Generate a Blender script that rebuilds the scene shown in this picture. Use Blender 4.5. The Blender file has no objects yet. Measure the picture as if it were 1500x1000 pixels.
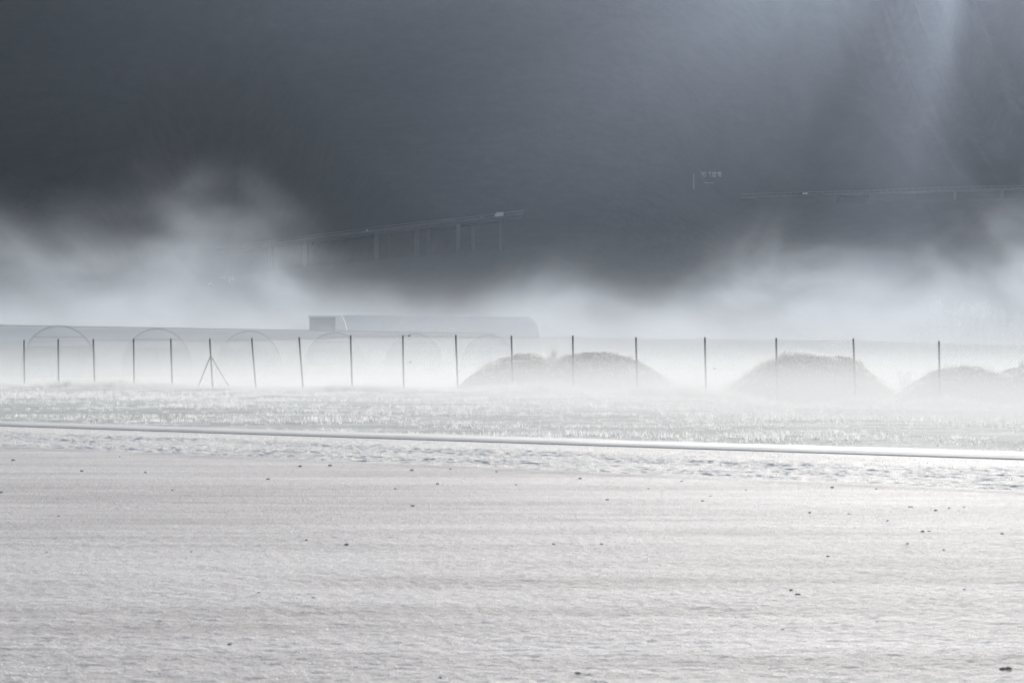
import bpy, math, random
import numpy as np
from mathutils import Vector
random.seed(7)
R = math.radians
SC = bpy.context.scene
COL = SC.collection

# ------------------------------------------------------------ camera, light, exposure
F_PX = 3540.0            # focal length in pixels of the 1500 px wide photograph (85 mm)
HZ = 534.0               # image row of the horizon
CAM_H = 1.0
cam_d = bpy.data.cameras.new("camera")
cam_d.sensor_width = 36.0
cam_d.lens = F_PX * 36.0 / 1500.0
cam_d.clip_start = 0.1
cam_d.clip_end = 9000.0
cam_d.dof.use_dof = True
cam_d.dof.focus_distance = 60.0
cam_d.dof.aperture_fstop = 13.0
cam = bpy.data.objects.new("camera", cam_d)
COL.objects.link(cam)
cam.location = (0, 0, CAM_H)
cam.rotation_euler = (R(90) + math.atan((HZ - 500.0) / F_PX), 0, 0)
SC.camera = cam

SUN_EL, SUN_AZ = R(13.0), R(11.2)
sun_dir = Vector((math.sin(SUN_AZ) * math.cos(SUN_EL), math.cos(SUN_AZ) * math.cos(SUN_EL), math.sin(SUN_EL)))
world = bpy.data.worlds.new("World")
SC.world = world
world.use_nodes = True
wn = world.node_tree
bg = wn.nodes["Background"]
sky = wn.nodes.new("ShaderNodeTexSky")
sky.sky_type = 'NISHITA'
sky.sun_disc = False
sky.sun_elevation = SUN_EL
sky.sun_rotation = SUN_AZ
sky.dust_density = 2.2
sky.ozone_density = 0.9
wn.links.new(sky.outputs[0], bg.inputs[0])
bg.inputs[1].default_value = 0.10
sun_d = bpy.data.lights.new("sun", 'SUN')
sun_d.energy = 4.2
sun_d.angle = R(0.5)
sun_d.color = (1.0, 0.97, 0.93)
sun = bpy.data.objects.new("sun", sun_d)
COL.objects.link(sun)
sun.rotation_euler = (-sun_dir).to_track_quat('-Z', 'Y').to_euler()
SC.view_settings.view_transform = 'Standard'
SC.view_settings.look = 'None'
SC.view_settings.gamma = 1.0
SC.view_settings.use_curve_mapping = False
SC.view_settings.exposure = 0.6
SC.render.engine = 'CYCLES'
cy = SC.cycles
cy.max_bounces = 6
cy.diffuse_bounces = 2
cy.glossy_bounces = 2
cy.transmission_bounces = 4
cy.transparent_max_bounces = 16
cy.volume_bounces = 0
cy.use_adaptive_sampling = True
cy.adaptive_threshold = 0.02
cy.adaptive_min_samples = 16
cy.volume_max_steps = 256
cy.use_denoising = True
cy.sample_clamp_indirect = 4.0

# ------------------------------------------------------------ helpers
def at(px, py, Y):
    """world point at depth Y seen at pixel (px, py) of the photograph"""
    return Vector(((px - 750.0) / F_PX * Y, Y, CAM_H + (HZ - py) / F_PX * Y))

def on_flat(px, py, z=0.0):
    Y = F_PX * (CAM_H - z) / (py - HZ)
    return at(px, py, Y)

def hash2(ix, iy, seed):
    h = (ix.astype(np.int64) * 374761393 + iy.astype(np.int64) * 668265263 + seed * 974634777) & 0xFFFFFFFF
    h = ((h ^ (h >> 13)) * 1274126177) & 0xFFFFFFFF
    h = h ^ (h >> 16)
    return (h & 0xFFFF).astype(np.float64) / 65535.0

def vnoise(x, y, scale, seed=0):
    """smooth value noise, -1..1"""
    x = np.asarray(x, dtype=float) / scale; y = np.asarray(y, dtype=float) / scale
    ix = np.floor(x); iy = np.floor(y)
    fx = x - ix; fy = y - iy
    fx = fx * fx * (3 - 2 * fx); fy = fy * fy * (3 - 2 * fy)
    a = hash2(ix, iy, seed); b = hash2(ix + 1, iy, seed)
    c = hash2(ix, iy + 1, seed); d = hash2(ix + 1, iy + 1, seed)
    return ((a * (1 - fx) + b * fx) * (1 - fy) + (c * (1 - fx) + d * fx) * fy) * 2 - 1

def fbm(x, y, scale, octaves=4, seed=0, gain=0.5):
    s = 0; a = 1.0; n = 0
    for k in range(octaves):
        s = s + a * vnoise(x + 13.7 * k, y - 7.1 * k, scale / 2 ** k, seed + k); n += a; a *= gain
    return s / n

def sstep(a, b, x):
    t = np.clip((np.asarray(x, dtype=float) - a) / (b - a), 0, 1)
    return t * t * (3 - 2 * t)

def mesh_from(name, verts, faces, smooth=False):
    me = bpy.data.meshes.new(name)
    verts = np.asarray(verts, dtype=np.float32)
    faces = np.asarray(faces, dtype=np.int32)
    n = faces.shape[1]
    me.vertices.add(len(verts)); me.vertices.foreach_set("co", verts.ravel())
    me.loops.add(faces.size); me.loops.foreach_set("vertex_index", faces.ravel())
    me.polygons.add(len(faces))
    me.polygons.foreach_set("loop_start", np.arange(0, faces.size, n, dtype=np.int32))
    me.polygons.foreach_set("loop_total", np.full(len(faces), n, dtype=np.int32))
    me.polygons.foreach_set("use_smooth", np.full(len(faces), smooth, dtype=bool))
    me.update(calc_edges=True)
    return me

class MB:
    """collects boxes, tubes and sheets and links them as ONE mesh"""
    def __init__(s): s.v = []; s.f = []
    def add(s, vs, fs):
        o = len(s.v); s.v += [tuple(v) for v in vs]; s.f += [tuple(i + o for i in f) for f in fs]; return s
    def box(s, c, size, rz=0.0, taper=1.0):
        x, y, z = (q / 2 for q in size); vs = []
        ca, sa = math.cos(rz), math.sin(rz)
        for k, (sx, sy, sz) in enumerate([(-1,-1,-1),(1,-1,-1),(1,1,-1),(-1,1,-1),(-1,-1,1),(1,-1,1),(1,1,1),(-1,1,1)]):
            t = taper if sz > 0 else 1.0
            px, py = sx * x * t, sy * y * t
            vs.append((c[0] + px * ca - py * sa, c[1] + px * sa + py * ca, c[2] + sz * z))
        return s.add(vs, [(3,2,1,0),(4,5,6,7),(0,1,5,4),(1,2,6,5),(2,3,7,6),(3,0,4,7)])
    def tube(s, pts, r, n=6, r2=None, cap=True):
        pts = [Vector(p) for p in pts]; m = len(pts); vs = []; fs = []
        for i, p in enumerate(pts):
            d = (pts[min(i + 1, m - 1)] - pts[max(i - 1, 0)]).normalized()
            a = d.cross(Vector((0.0, 0.0, 1.0)))
            if a.length < 1e-3: a = d.cross(Vector((1.0, 0.0, 0.0)))
            a.normalize(); b = d.cross(a)
            rr = r if r2 is None else r + (r2 - r) * i / (m - 1)
            for k in range(n):
                w = 2 * math.pi * k / n
                vs.append(p + a * (rr * math.cos(w)) + b * (rr * math.sin(w)))
        for i in range(m - 1):
            for k in range(n):
                k2 = (k + 1) % n
                fs.append((i*n + k, i*n + k2, (i+1)*n + k2, (i+1)*n + k))
        if cap:
            fs.append(tuple(range(n - 1, -1, -1))); fs.append(tuple((m-1)*n + k for k in range(n)))
        return s.add(vs, fs)
    def prism(s, p0, p1, r):
        """three-sided wire"""
        p0, p1 = Vector(p0), Vector(p1); d = (p1 - p0).normalized()
        a = d.cross(Vector((0.31, 0.9, 0.12))).normalized(); b = d.cross(a)
        o = [a * r, a * (-r / 2) + b * (r * .87), a * (-r / 2) - b * (r * .87)]
        return s.add([p0 + q for q in o] + [p1 + q for q in o], [(0,1,4,3),(1,2,5,4),(2,0,3,5)])
    def build(s, name, mat, parent=None, smooth=False, loc=None):
        me = bpy.data.meshes.new(name)
        off = Vector(loc) if loc is not None else Vector((0, 0, 0))
        me.from_pydata([tuple(Vector(v) - off) for v in s.v], [], s.f)
        me.update()
        if smooth: me.polygons.foreach_set("use_smooth", [True] * len(me.polygons))
        return link(name, me, mat, parent, off)

def link(name, me, mat, parent=None, loc=(0, 0, 0)):
    o = bpy.data.objects.new(name, me); COL.objects.link(o)
    if mat is not None: me.materials.append(mat)
    o.location = loc
    if parent is not None: o.parent = parent
    return o

def tag(o, label=None, cat=None, group=None, kind=None):
    if label: o["label"] = label
    if cat: o["category"] = cat
    if group: o["group"] = group
    if kind: o["kind"] = kind
    return o

def empty(name, loc=(0, 0, 0), rz=0.0):
    o = bpy.data.objects.new(name, None); COL.objects.link(o)
    o.location = loc; o.rotation_euler = (0, 0, rz); o.empty_display_size = 0.2
    return o

def copy_tree(o, parent=None):
    c = o.copy(); COL.objects.link(c)
    if parent is not None: c.parent = parent
    for ch in list(o.children): copy_tree(ch, c)
    return c

def grid_mesh(name, X, Y, Z, smooth=True):
    ny, nx = X.shape
    v = np.stack([X, Y, Z], -1).reshape(-1, 3)
    idx = np.arange(nx * ny).reshape(ny, nx)
    f = np.stack([idx[:-1, :-1], idx[:-1, 1:], idx[1:, 1:], idx[1:, :-1]], -1).reshape(-1, 4)
    return mesh_from(name, v, f, smooth)

# ------------------------------------------------------------ materials
class NT:
    """small node-graph writer"""
    def __init__(s, name):
        s.m = bpy.data.materials.new(name); s.m.use_nodes = True
        s.t = s.m.node_tree; s.t.nodes.clear()
        s.out = s.t.nodes.new("ShaderNodeOutputMaterial")
    def n(s, kind, **kw):
        nd = s.t.nodes.new(kind)
        for k, v in kw.items(): setattr(nd, k, v)
        return nd
    def set(s, sock, v):
        if isinstance(v, bpy.types.NodeSocket): s.t.links.new(v, sock)
        else: sock.default_value = v
    def math(s, op, a, b=0.0, clamp=False):
        nd = s.n("ShaderNodeMath", operation=op, use_clamp=clamp)
        s.set(nd.inputs[0], a); s.set(nd.inputs[1], b); return nd.outputs[0]
    def rng(s, v, a, b, c=0.0, d=1.0, mode='SMOOTHSTEP'):
        nd = s.n("ShaderNodeMapRange", interpolation_type=mode)
        for k, q in enumerate((v, a, b, c, d)): s.set(nd.inputs[k], q)
        return nd.outputs[0]
    def coord(s): return s.n("ShaderNodeTexCoord").outputs["Object"]
    def noise(s, scale, detail=3.0, rough=0.5, vec=None, stretch=None, rot=0.0, dist=0.0):
        v = vec if vec is not None else s.coord()
        if stretch is not None or rot:
            mp = s.n("ShaderNodeMapping"); s.set(mp.inputs[0], v)
            mp.inputs["Rotation"].default_value = (0, 0, rot)
            mp.inputs["Scale"].default_value = stretch or (1, 1, 1); v = mp.outputs[0]
        nd = s.n("ShaderNodeTexNoise"); s.set(nd.inputs["Vector"], v)
        nd.inputs["Scale"].default_value = scale; nd.inputs["Detail"].default_value = detail
        nd.inputs["Roughness"].default_value = rough; nd.inputs["Distortion"].default_value = dist
        return nd.outputs["Fac"]
    def mix(s, f, a, b):
        nd = s.n("ShaderNodeMix", data_type='RGBA')
        s.set(nd.inputs[0], f)
        for k, q in ((6, a), (7, b)):
            s.set(nd.inputs[k], q if isinstance(q, bpy.types.NodeSocket) else (*q, 1.0))
        return nd.outputs[2]
    def bump(s, h, strength, dist):
        nd = s.n("ShaderNodeBump"); s.set(nd.inputs["Height"], h)
        nd.inputs["Strength"].default_value = strength; nd.inputs["Distance"].default_value = dist
        return nd.outputs[0]
    def pbr(s, color, rough=0.8, spec=0.3, normal=None, **kw):
        p = s.n("ShaderNodeBsdfPrincipled")
        s.set(p.inputs["Base Color"], color if isinstance(color, bpy.types.NodeSocket) else (*color, 1.0))
        s.set(p.inputs["Roughness"], rough); s.set(p.inputs["Specular IOR Level"], spec)
        if normal is not None: s.set(p.inputs["Normal"], normal)
        for k, v in kw.items(): s.set(p.inputs[k], v)
        return p.outputs[0]
    def surf(s, sh): s.t.links.new(sh, s.out.inputs["Surface"]); return s.m
    def vol(s, sh): s.t.links.new(sh, s.out.inputs["Volume"]); return s.m

def plain(name, c, rough=0.7, spec=0.3, var=0.12, scale=3.0, bump=0.0):
    t = NT(name); f = t.noise(scale, 4.0)
    col = t.mix(f, tuple(q * (1 - var) for q in c), tuple(q * (1 + var) for q in c))
    nm = t.bump(f, 0.5, bump) if bump else None
    return t.surf(t.pbr(col, rough, spec, nm))

U = Vector((0.700, -0.714, 0.0))      # direction of the field edge, the path and the rows
N = Vector((0.714, 0.700, 0.0))       # across them, away from the camera
ROW_ROT = -math.atan2(-0.714, 0.700)

def mat_field():
    t = NT("frosted_field")
    g1 = t.noise(170.0, 3.0, 0.65)
    g2 = t.noise(38.0, 4.0, 0.6)
    streak = t.noise(1.0, 4.0, 0.6, stretch=(0.22, 2.2, 1.0), rot=ROW_ROT)
    patch = t.noise(0.35, 3.0, 0.55, stretch=(0.5, 1.3, 1.0), rot=ROW_ROT)
    f = t.math('ADD', t.math('MULTIPLY', g2, 0.5), t.math('MULTIPLY', streak, 0.7))
    f = t.math('ADD', f, t.math('MULTIPLY', patch, 0.55))
    f = t.rng(f, 0.62, 1.12)
    col = t.mix(f, (0.47, 0.438, 0.424), (0.80, 0.765, 0.75))
    h = t.math('ADD', t.math('MULTIPLY', g1, 0.5), g2)
    nm = t.bump(h, 0.85, 0.012)
    return t.surf(t.pbr(col, 0.85, 0.10, nm))

def mat_soil():
    t = NT("frosted_soil")
    g = t.noise(34.0, 4.0, 0.65)
    geo = t.n("ShaderNodeNewGeometry")
    sep = t.n("ShaderNodeSeparateXYZ"); t.set(sep.inputs[0], geo.outputs["Normal"])
    up = t.math('ADD', sep.outputs[2], t.math('MULTIPLY', t.math('SUBTRACT', g, 0.5), 0.9))
    f = t.rng(up, 0.57, 0.94)
    col = t.mix(f, (0.52, 0.445, 0.385), (0.88, 0.835, 0.795))
    return t.surf(t.pbr(col, 0.85, 0.08, t.bump(g, 0.8, 0.02)))

def mat_path():
    t = NT("frosted_path")
    g = t.noise(60.0, 4.0, 0.6); p = t.noise(1.6, 5.0, 0.65, stretch=(0.5, 1.6, 1), rot=ROW_ROT)
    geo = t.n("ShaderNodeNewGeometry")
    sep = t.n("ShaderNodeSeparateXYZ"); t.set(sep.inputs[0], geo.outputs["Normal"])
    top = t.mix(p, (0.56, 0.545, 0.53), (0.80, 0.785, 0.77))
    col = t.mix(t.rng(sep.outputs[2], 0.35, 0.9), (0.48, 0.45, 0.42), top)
    return t.surf(t.pbr(col, 0.8, 0.12, t.bump(g, 0.5, 0.006)))

def mat_verge():
    t = NT("frosted_turf")
    g = t.noise(9.0, 5.0, 0.6); p = t.noise(0.5, 3.0, 0.5)
    col = t.mix(t.rng(t.math('ADD', g, p), 0.8, 1.25), (0.38, 0.39, 0.38), (0.62, 0.63, 0.62))
    return t.surf(t.pbr(col, 0.9, 0.05, t.bump(g, 0.8, 0.06)))

def mat_far_ground():
    t = NT("frosted_ground")
    g = t.noise(1.2, 5.0, 0.6); p = t.noise(0.05, 3.0, 0.5)
    col = t.mix(t.rng(t.math('ADD', g, p), 0.75, 1.3), (0.55, 0.55, 0.55), (0.82, 0.82, 0.83))
    return t.surf(t.pbr(col, 0.75, 0.2, t.bump(g, 0.6, 0.05)))

def mat_leaf(name, dark, light, trans=0.5):
    """frosted blades: part of the light passes through them"""
    t = NT(name)
    f = t.noise(1.4, 3.0, 0.6); geo = t.n("ShaderNodeNewGeometry")
    r = geo.outputs["Random Per Island"]
    col = t.mix(t.math('ADD', t.math('MULTIPLY', f, 0.6), t.math('MULTIPLY', r, 0.5), True), dark, light)
    d = t.n("ShaderNodeBsdfDiffuse"); t.set(d.inputs[0], col)
    tr = t.n("ShaderNodeBsdfTranslucent"); t.set(tr.inputs[0], col)
    mx = t.n("ShaderNodeMixShader"); mx.inputs[0].default_value = trans
    t.t.links.new(d.outputs[0], mx.inputs[1]); t.t.links.new(tr.outputs[0], mx.inputs[2])
    return t.surf(mx.outputs[0])

def mat_wire():
    """galvanised wire with a skin of frost: part diffuse, part glint"""
    t = NT("frosted_wire"); f = t.noise(14.0, 2.0)
    col = t.mix(f, (0.28, 0.285, 0.29), (0.42, 0.425, 0.43))
    return t.surf(t.pbr(col, 0.5, 0.55))

def mat_mound():
    t = NT("mound_soil")
    g = t.noise(5.0, 5.0, 0.65); p = t.noise(0.8, 3.0)
    geo = t.n("ShaderNodeNewGeometry")
    sep = t.n("ShaderNodeSeparateXYZ"); t.set(sep.inputs[0], geo.outputs["Normal"])
    up = t.math('ADD', sep.outputs[2], t.math('MULTIPLY', t.math('SUBTRACT', g, 0.5), 0.6))
    base = t.mix(p, (0.13, 0.125, 0.105), (0.22, 0.215, 0.185))
    col = t.mix(t.rng(up, 0.86, 1.12), base, (0.7, 0.7, 0.69))
    return t.surf(t.pbr(col, 0.9, 0.15, t.bump(g, 0.8, 0.08)))

def mat_hill():
    t = NT("wooded_hillside")
    g = t.noise(0.06, 5.0, 0.65); p = t.noise(0.006, 4.0, 0.55)
    col = t.mix(t.rng(t.math('ADD', g, p), 0.7, 1.35), (0.018, 0.024, 0.022), (0.034, 0.036, 0.032))
    return t.surf(t.pbr(col, 0.95, 0.1, t.bump(g, 0.4, 3.0)))

def mat_film():
    t = NT("polythene_film")
    f = t.noise(0.8, 3.0); d = t.n("ShaderNodeBsdfDiffuse"); tr = t.n("ShaderNodeBsdfTranslucent")
    c = t.mix(f, (0.76, 0.77, 0.79), (0.86, 0.87, 0.88))
    t.set(d.inputs[0], c); t.set(tr.inputs[0], c)
    mx = t.n("ShaderNodeMixShader"); mx.inputs[0].default_value = 0.58
    t.t.links.new(d.outputs[0], mx.inputs[1]); t.t.links.new(tr.outputs[0], mx.inputs[2])
    return t.surf(mx.outputs[0])

M = dict(
    field=mat_field(), soil=mat_soil(), path=mat_path(), verge=mat_verge(), ground=mat_far_ground(),
    grass=mat_leaf("frosted_grass", (0.56, 0.57, 0.56), (0.93, 0.93, 0.94), 0.58),
    weed=mat_leaf("frosted_weed", (0.48, 0.48, 0.46), (0.92, 0.92, 0.92), 0.62),
    frost=mat_leaf("hoar_frost", (0.90, 0.90, 0.91), (0.96, 0.96, 0.97), 0.6),
    crown=mat_leaf("frosted_crown", (0.10, 0.10, 0.10), (0.27, 0.27, 0.27), 0.25),
    mound=mat_mound(), hill=mat_hill(), film=mat_film(),
    forest=plain("conifer_foliage", (0.022, 0.028, 0.024), 0.95, 0.1, 0.2, 0.05),
    post=plain("weathered_post", (0.22, 0.22, 0.23), 0.6, 0.4, 0.2, 20.0),
    wire=mat_wire(),
    dark=plain("dark_fitting", (0.06, 0.06, 0.065), 0.6, 0.3),
    hoop=plain("galvanised_hoop", (0.48, 0.49, 0.50), 0.5, 0.5),
    door=plain("tunnel_door", (0.70, 0.71, 0.73), 0.6, 0.3),
    inner=plain("tunnel_end_net", (0.68, 0.69, 0.71), 0.8, 0.2),
    concrete=plain("viaduct_concrete", (0.095, 0.095, 0.095), 0.85, 0.2, 0.15, 0.2),
    wall=plain("pale_render", (0.42, 0.415, 0.40), 0.85, 0.2),
    roof=plain("frosted_roof", (0.30, 0.30, 0.30), 0.8, 0.2),
    glass=plain("window_glass", (0.05, 0.06, 0.07), 0.15, 0.5),
    white=plain("white_paint", (0.80, 0.80, 0.80), 0.35, 0.5, 0.04),
    silver=plain("grey_paint", (0.13, 0.133, 0.136), 0.35, 0.5, 0.04),
    rubber=plain("tyre_rubber", (0.03, 0.03, 0.03), 0.9, 0.2),
    bark=plain("frosted_bark", (0.30, 0.29, 0.28), 0.9, 0.2),
    clod=plain("dark_clod", (0.34, 0.325, 0.32), 0.95, 0.1, 0.35, 40.0, 0.004),
    ice=plain("ice_crystal", (0.92, 0.93, 0.95), 0.15, 0.6, 0.02),
)

# ------------------------------------------------------------ the land
def st(X, Y): return 0.700 * X - 0.714 * Y, 0.714 * X + 0.700 * Y
def xy(t, s): return 0.700 * t + 0.714 * s, -0.714 * t + 0.700 * s     # inverse (U and N are orthonormal)

EDGE, KERB, PATH_END = 16.15, 21.85, 22.75

def verge_z(X, Y):
    t, s = st(X, Y)
    drop = -0.34 * sstep(-2.0, 16.0, X) * sstep(28.0, 52.0, s)
    bank = 0.10 * sstep(44, 51, s) * (1 - sstep(54, 60, s))
    return drop + bank - 0.10 * sstep(56, 64, s) + 0.05 * fbm(X, Y, 3.2, 3, 21) * sstep(23.2, 27, s) + 0.11 * np.maximum(fbm(X, Y, 2.6, 3, 25), -0.1) * sstep(38, 48, s)

# near field: real grain of the frosted surface
def field_z(X, Y):
    t, s = st(X, Y)
    z = 0.0055 * fbm(X, Y, 0.042, 2, 3, 0.6) + 0.0012 * fbm(t * 0.2, s, 0.13, 3, 9) + 0.004 * fbm(t * 0.3, s, 0.6, 2, 15)
    return z * (1 - sstep(EDGE - 0.5, EDGE, s)) + 0.012 * sstep(EDGE - 0.35, EDGE - 0.1, s)

def clip_to_edge(me_v, me_f, smax):
    t, s = st(me_v[:, 0], me_v[:, 1])
    over = np.maximum(s - smax, 0)
    keep = (s <= smax + 0.25)
    me_v = me_v.copy()
    me_v[:, 0] -= 0.714 * over; me_v[:, 1] -= 0.700 * over
    return me_v, me_f[keep[me_f].all(1)]

def sheet(name, x0, x1, y0, y1, dx, dy, zf, mat, smax=None):
    if y0 > 0:
        yl = [y0]
        while yl[-1] < y1: yl.append(yl[-1] + dy * (yl[-1] / y0) ** 1.3)   # rows widen away from the first one
    else: yl = list(np.arange(y0, y1, dy))
    X, Y = np.meshgrid(np.arange(x0, x1 + dx / 2, dx), np.array(yl))
    Z = zf(X, Y)
    v = np.stack([X, Y, Z], -1).reshape(-1, 3)
    ny, nx = X.shape; idx = np.arange(nx * ny).reshape(ny, nx)
    f = np.stack([idx[:-1, :-1], idx[:-1, 1:], idx[1:, 1:], idx[1:, :-1]], -1).reshape(-1, 4)
    if smax is not None: v, f = clip_to_edge(v, f, smax)
    return tag(link(name, mesh_from(name, v, f, True), mat), kind="structure")

def flat_z(X, Y): return field_z(X, Y) * 0.5 - 0.016
sheet("field", -45.0, 36.0, -20.0, 60.0, 0.5, 0.5, flat_z, M['field'], EDGE)
def near_z(X, Y):                      # the detailed sheets sink to the coarse one along their rims
    return field_z(X, Y) - 0.018 * sstep(3.7, 4.4, np.abs(X))
def mid_z(X, Y):
    rim = np.maximum(sstep(3.5, 4.4, np.abs(X)) * (1 - sstep(14.0, 16.5, Y)), np.maximum(1 - sstep(-9.0, -7.8, X), sstep(6.8, 8.0, X)))
    return field_z(X, Y) - 0.018 * rim
sheet("field", -4.4, 4.4, 6.6, 14.0, 0.015, 0.014, near_z, M['field'])
sheet("field", -9.0, 8.0, 14.0, 34.0, 0.030, 0.030, mid_z, M['field'], EDGE)

def strip(name, s0, s1, ds, t0, t1, dt, zf, mat):
    T, S = np.meshgrid(np.arange(t0, t1 + dt / 2, dt), np.linspace(s0, s1, max(2, int(round((s1 - s0) / ds)) + 1)))
    X, Y = xy(T, S)
    return tag(link(name, grid_mesh(name, X, Y, zf(X, Y, T, S)), mat), kind="structure")

def soil_z(X, Y, T, S):
    lump = np.maximum(fbm(T * 0.8, S, 0.085, 2, 31, 0.7), -0.35)
    ridge = fbm(T * 0.12, S, 0.45, 2, 35)
    k = sstep(EDGE, EDGE + 0.35, S) * (0.45 + 0.55 * (1 - sstep(KERB - 2.2, KERB - 1.2, S))) * (1 - sstep(KERB - 0.25, KERB - 0.05, S))
    return (0.016 * lump * (0.62 + 0.55 * sstep(-0.35, 0.4, fbm(T * 0.5, S * 1.6, 0.9, 3, 44))) + 0.008 * ridge) * k - 0.012 * sstep(EDGE, EDGE + 0.08, S)
strip("soil_strip", EDGE, KERB, 0.022, -41, -5, 0.026, soil_z, M['soil'])
strip("soil_strip", EDGE, KERB, 0.11, -5, 28, 0.09, soil_z, M['soil'])
strip("soil_strip", EDGE, KERB, 0.11, -85, -41, 0.12, soil_z, M['soil'])

# the raised path: top and a shaded edge towards the camera
pb = MB(); t0, t1 = -90.0, 28.0
ts = np.linspace(t0, t1, 600)
prof = [(KERB - 0.02, -0.10), (KERB, 0.0), (KERB + 0.13, 0.020), (KERB + 0.22, 0.026), (PATH_END - 0.2, 0.032), (PATH_END, 0.035), (PATH_END + 0.1, -0.10)]
vs = []; fs = []
for i, tt in enumerate(ts):
    w = 0.03 * float(fbm(np.array([tt]), np.array([0.0]), 1.3, 3, 5)[0])
    for (s_, z_) in prof:
        x_, y_ = xy(tt, s_ + (w if s_ < KERB + 0.1 else 3 * w)); vs.append((x_, y_, z_ + (0.3 * w if z_ > 0 else 0)))
n_ = len(prof)
for i in range(len(ts) - 1):
    for k in range(n_ - 1):
        fs.append((i*n_ + k, (i+1)*n_ + k, (i+1)*n_ + k + 1, i*n_ + k + 1))
tag(pb.add(vs, fs).build("path", M['path']), kind="structure")

# verge and the wide ground
def vz(X, Y, T, S): return verge_z(X, Y) - 0.02 * (S < 23.2)
strip("verge", PATH_END + 0.02, 62.0, 0.3, -110, 45, 0.35, vz, M['verge'])

def wide_z(X, Y):
    t, s = st(X, Y)
    return np.where(s < 61, -0.45, -0.45 + 0.06 * fbm(X, Y, 9, 3, 41)) + 0.30 * sstep(62.5, 75, s) * (1 - 0.7 * sstep(0, 30, X) * (1 - sstep(90, 140, Y)))
gx = np.concatenate([np.linspace(-2390, -200, 25), np.linspace(-190, 190, 190), np.linspace(200, 2390, 25)])
gy = np.concatenate([np.linspace(-190, 30, 12), np.linspace(35, 260, 120), np.linspace(270, 900, 50), np.linspace(950, 3690, 12)])
GX, GY = np.meshgrid(gx, gy)
tag(link("ground", grid_mesh("ground", GX, GY, wide_z(GX, GY)), M['ground']), kind="structure")

# ------------------------------------------------------------ hillside and its viaducts
VL = [at(318, 367, 2380), at(345, 364.5, 2340), at(404, 357, 2270), at(447, 351, 2220), at(537, 340, 2120),
      at(609, 331.5, 2050), at(671, 325.5, 1980), at(768, 314.5, 1890)]
VR = [at(1085, 289, 2380), at(1176, 286, 2380), at(1271, 284, 2360), at(1374, 279.5, 2340), at(1520, 276, 2320), at(1600, 274, 2310)]

def poly_y(P, X):
    return np.interp(X, [p.x for p in P], [p.y for p in P]), np.interp(X, [p.x for p in P], [p.z for p in P])

def ridge_h(X):
    h = 508 + 16 * fbm(X, X * 0, 300, 3, 51) + 22 * (1 - sstep(380, 560, X)) + 150 * (1 - sstep(170, 340, X))  # crest out of view, raised at the left to keep sun off the haze
    for c, w, a in ((348, 40, 80), (436, 7, 30), (470, 9, 38), (529, 15, 90), (603, 25, 85), (672, 14, 45), (730, 22, 40), (840, 45, 40), (1000, 60, 40)):  # unseen knolls added to the crest, their gaps shape the light shafts
        h = h + a * np.exp(-((X - c) / w) ** 4)
    return h

def hill_z(X, Y):
    X = np.asarray(X, dtype=float); Y = np.asarray(Y, dtype=float)
    u = np.clip((Y - 850) / 2150, 0, 1)
    h = ridge_h(X) * u ** 3.25
    back = np.clip((Y - 3000) / 650, 0, 1)
    h = h * (1 - back * back * (3 - 2 * back))
    h = h + 14 * fbm(X, Y, 260, 4, 61) * sstep(900, 1500, Y) * (1 - back)
    for P, clear, x0, x1 in ((VL, 26.0, VL[0].x - 40, VL[-1].x + 10), (VR, 10.0, VR[0].x - 20, VR[-1].x + 60)):
        yy, zz = poly_y(P, X)
        d = Y - yy
        inside = sstep(x0 - 60, x0 + 20, X) * (1 - sstep(x1 - 15, x1 + 60, X))
        hi = zz - clear + np.maximum(d - 45, 0) * 1.1 + np.maximum(-d - 25, 0) * -0.25
        lo = zz - clear - np.maximum(-d - 25, 0) * 0.55 - np.maximum(d - 30, 0) * 0.4
        h2 = np.maximum(np.minimum(h, hi), lo)
        h = h * (1 - inside) + h2 * inside
    return h - 3.0 * (1 - sstep(850, 1000, Y))

hx = np.concatenate([np.linspace(-2300, -510, 60), np.linspace(-500, 300, 100), np.linspace(304, 900, 150), np.linspace(910, 1000, 8), np.linspace(1010, 2300, 45)]); hy = np.linspace(850, 3650, 210)
HX, HY = np.meshgrid(hx, hy)
tag(link("hillside", grid_mesh("hillside", HX, HY, hill_z(HX, HY)), M['hill']), kind="structure")

def on_hill(px, py):
    Y = 950.0
    while Y < 3000:
        p = at(px, py, Y)
        if float(hill_z(np.array(p.x), np.array(p.y))) >= p.z: return p
        Y += 4.0
    return p

# unseen forest added on the crest to cut light shafts: thousands of crowns
rng = np.random.default_rng(5)
nf = 5000
fx = rng.uniform(-1500, 1500, nf); fy = rng.uniform(2975, 3090, nf)
fz = hill_z(fx, fy); fh = rng.uniform(12, 27, nf); fr = fh * rng.uniform(0.16, 0.26, nf)
fv = []; ff = []
base = np.stack([fx, fy, fz], -1)
ks = np.arange(6) * math.pi / 3
low = np.stack([base[:, None, 0] + fr[:, None] * np.cos(ks), base[:, None, 1] + fr[:, None] * np.sin(ks), (base[:, 2] + 0.12 * fh)[:, None] + 0 * ks], -1)
mid = np.stack([base[:, None, 0] + 0.6 * fr[:, None] * np.cos(ks + .5), base[:, None, 1] + 0.6 * fr[:, None] * np.sin(ks + .5), (base[:, 2] + 0.5 * fh)[:, None] + 0 * ks], -1)
top = base + np.stack([0 * fh, 0 * fh, fh], -1)
foot = base - np.array([0, 0, 1.0])
fv = np.concatenate([low, mid, top[:, None], foot[:, None]], 1)          # 14 verts a tree
o = (np.arange(nf) * 14)[:, None]
tri = []
for k in range(6):
    k2 = (k + 1) % 6
    tri += [(k, k2, 6 + k), (k2, 6 + k2, 6 + k), (6 + k, 6 + k2, 12), (k2, k, 13)]
ff = (o[:, None] + np.array(tri)[None]).reshape(-1, 3)
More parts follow.
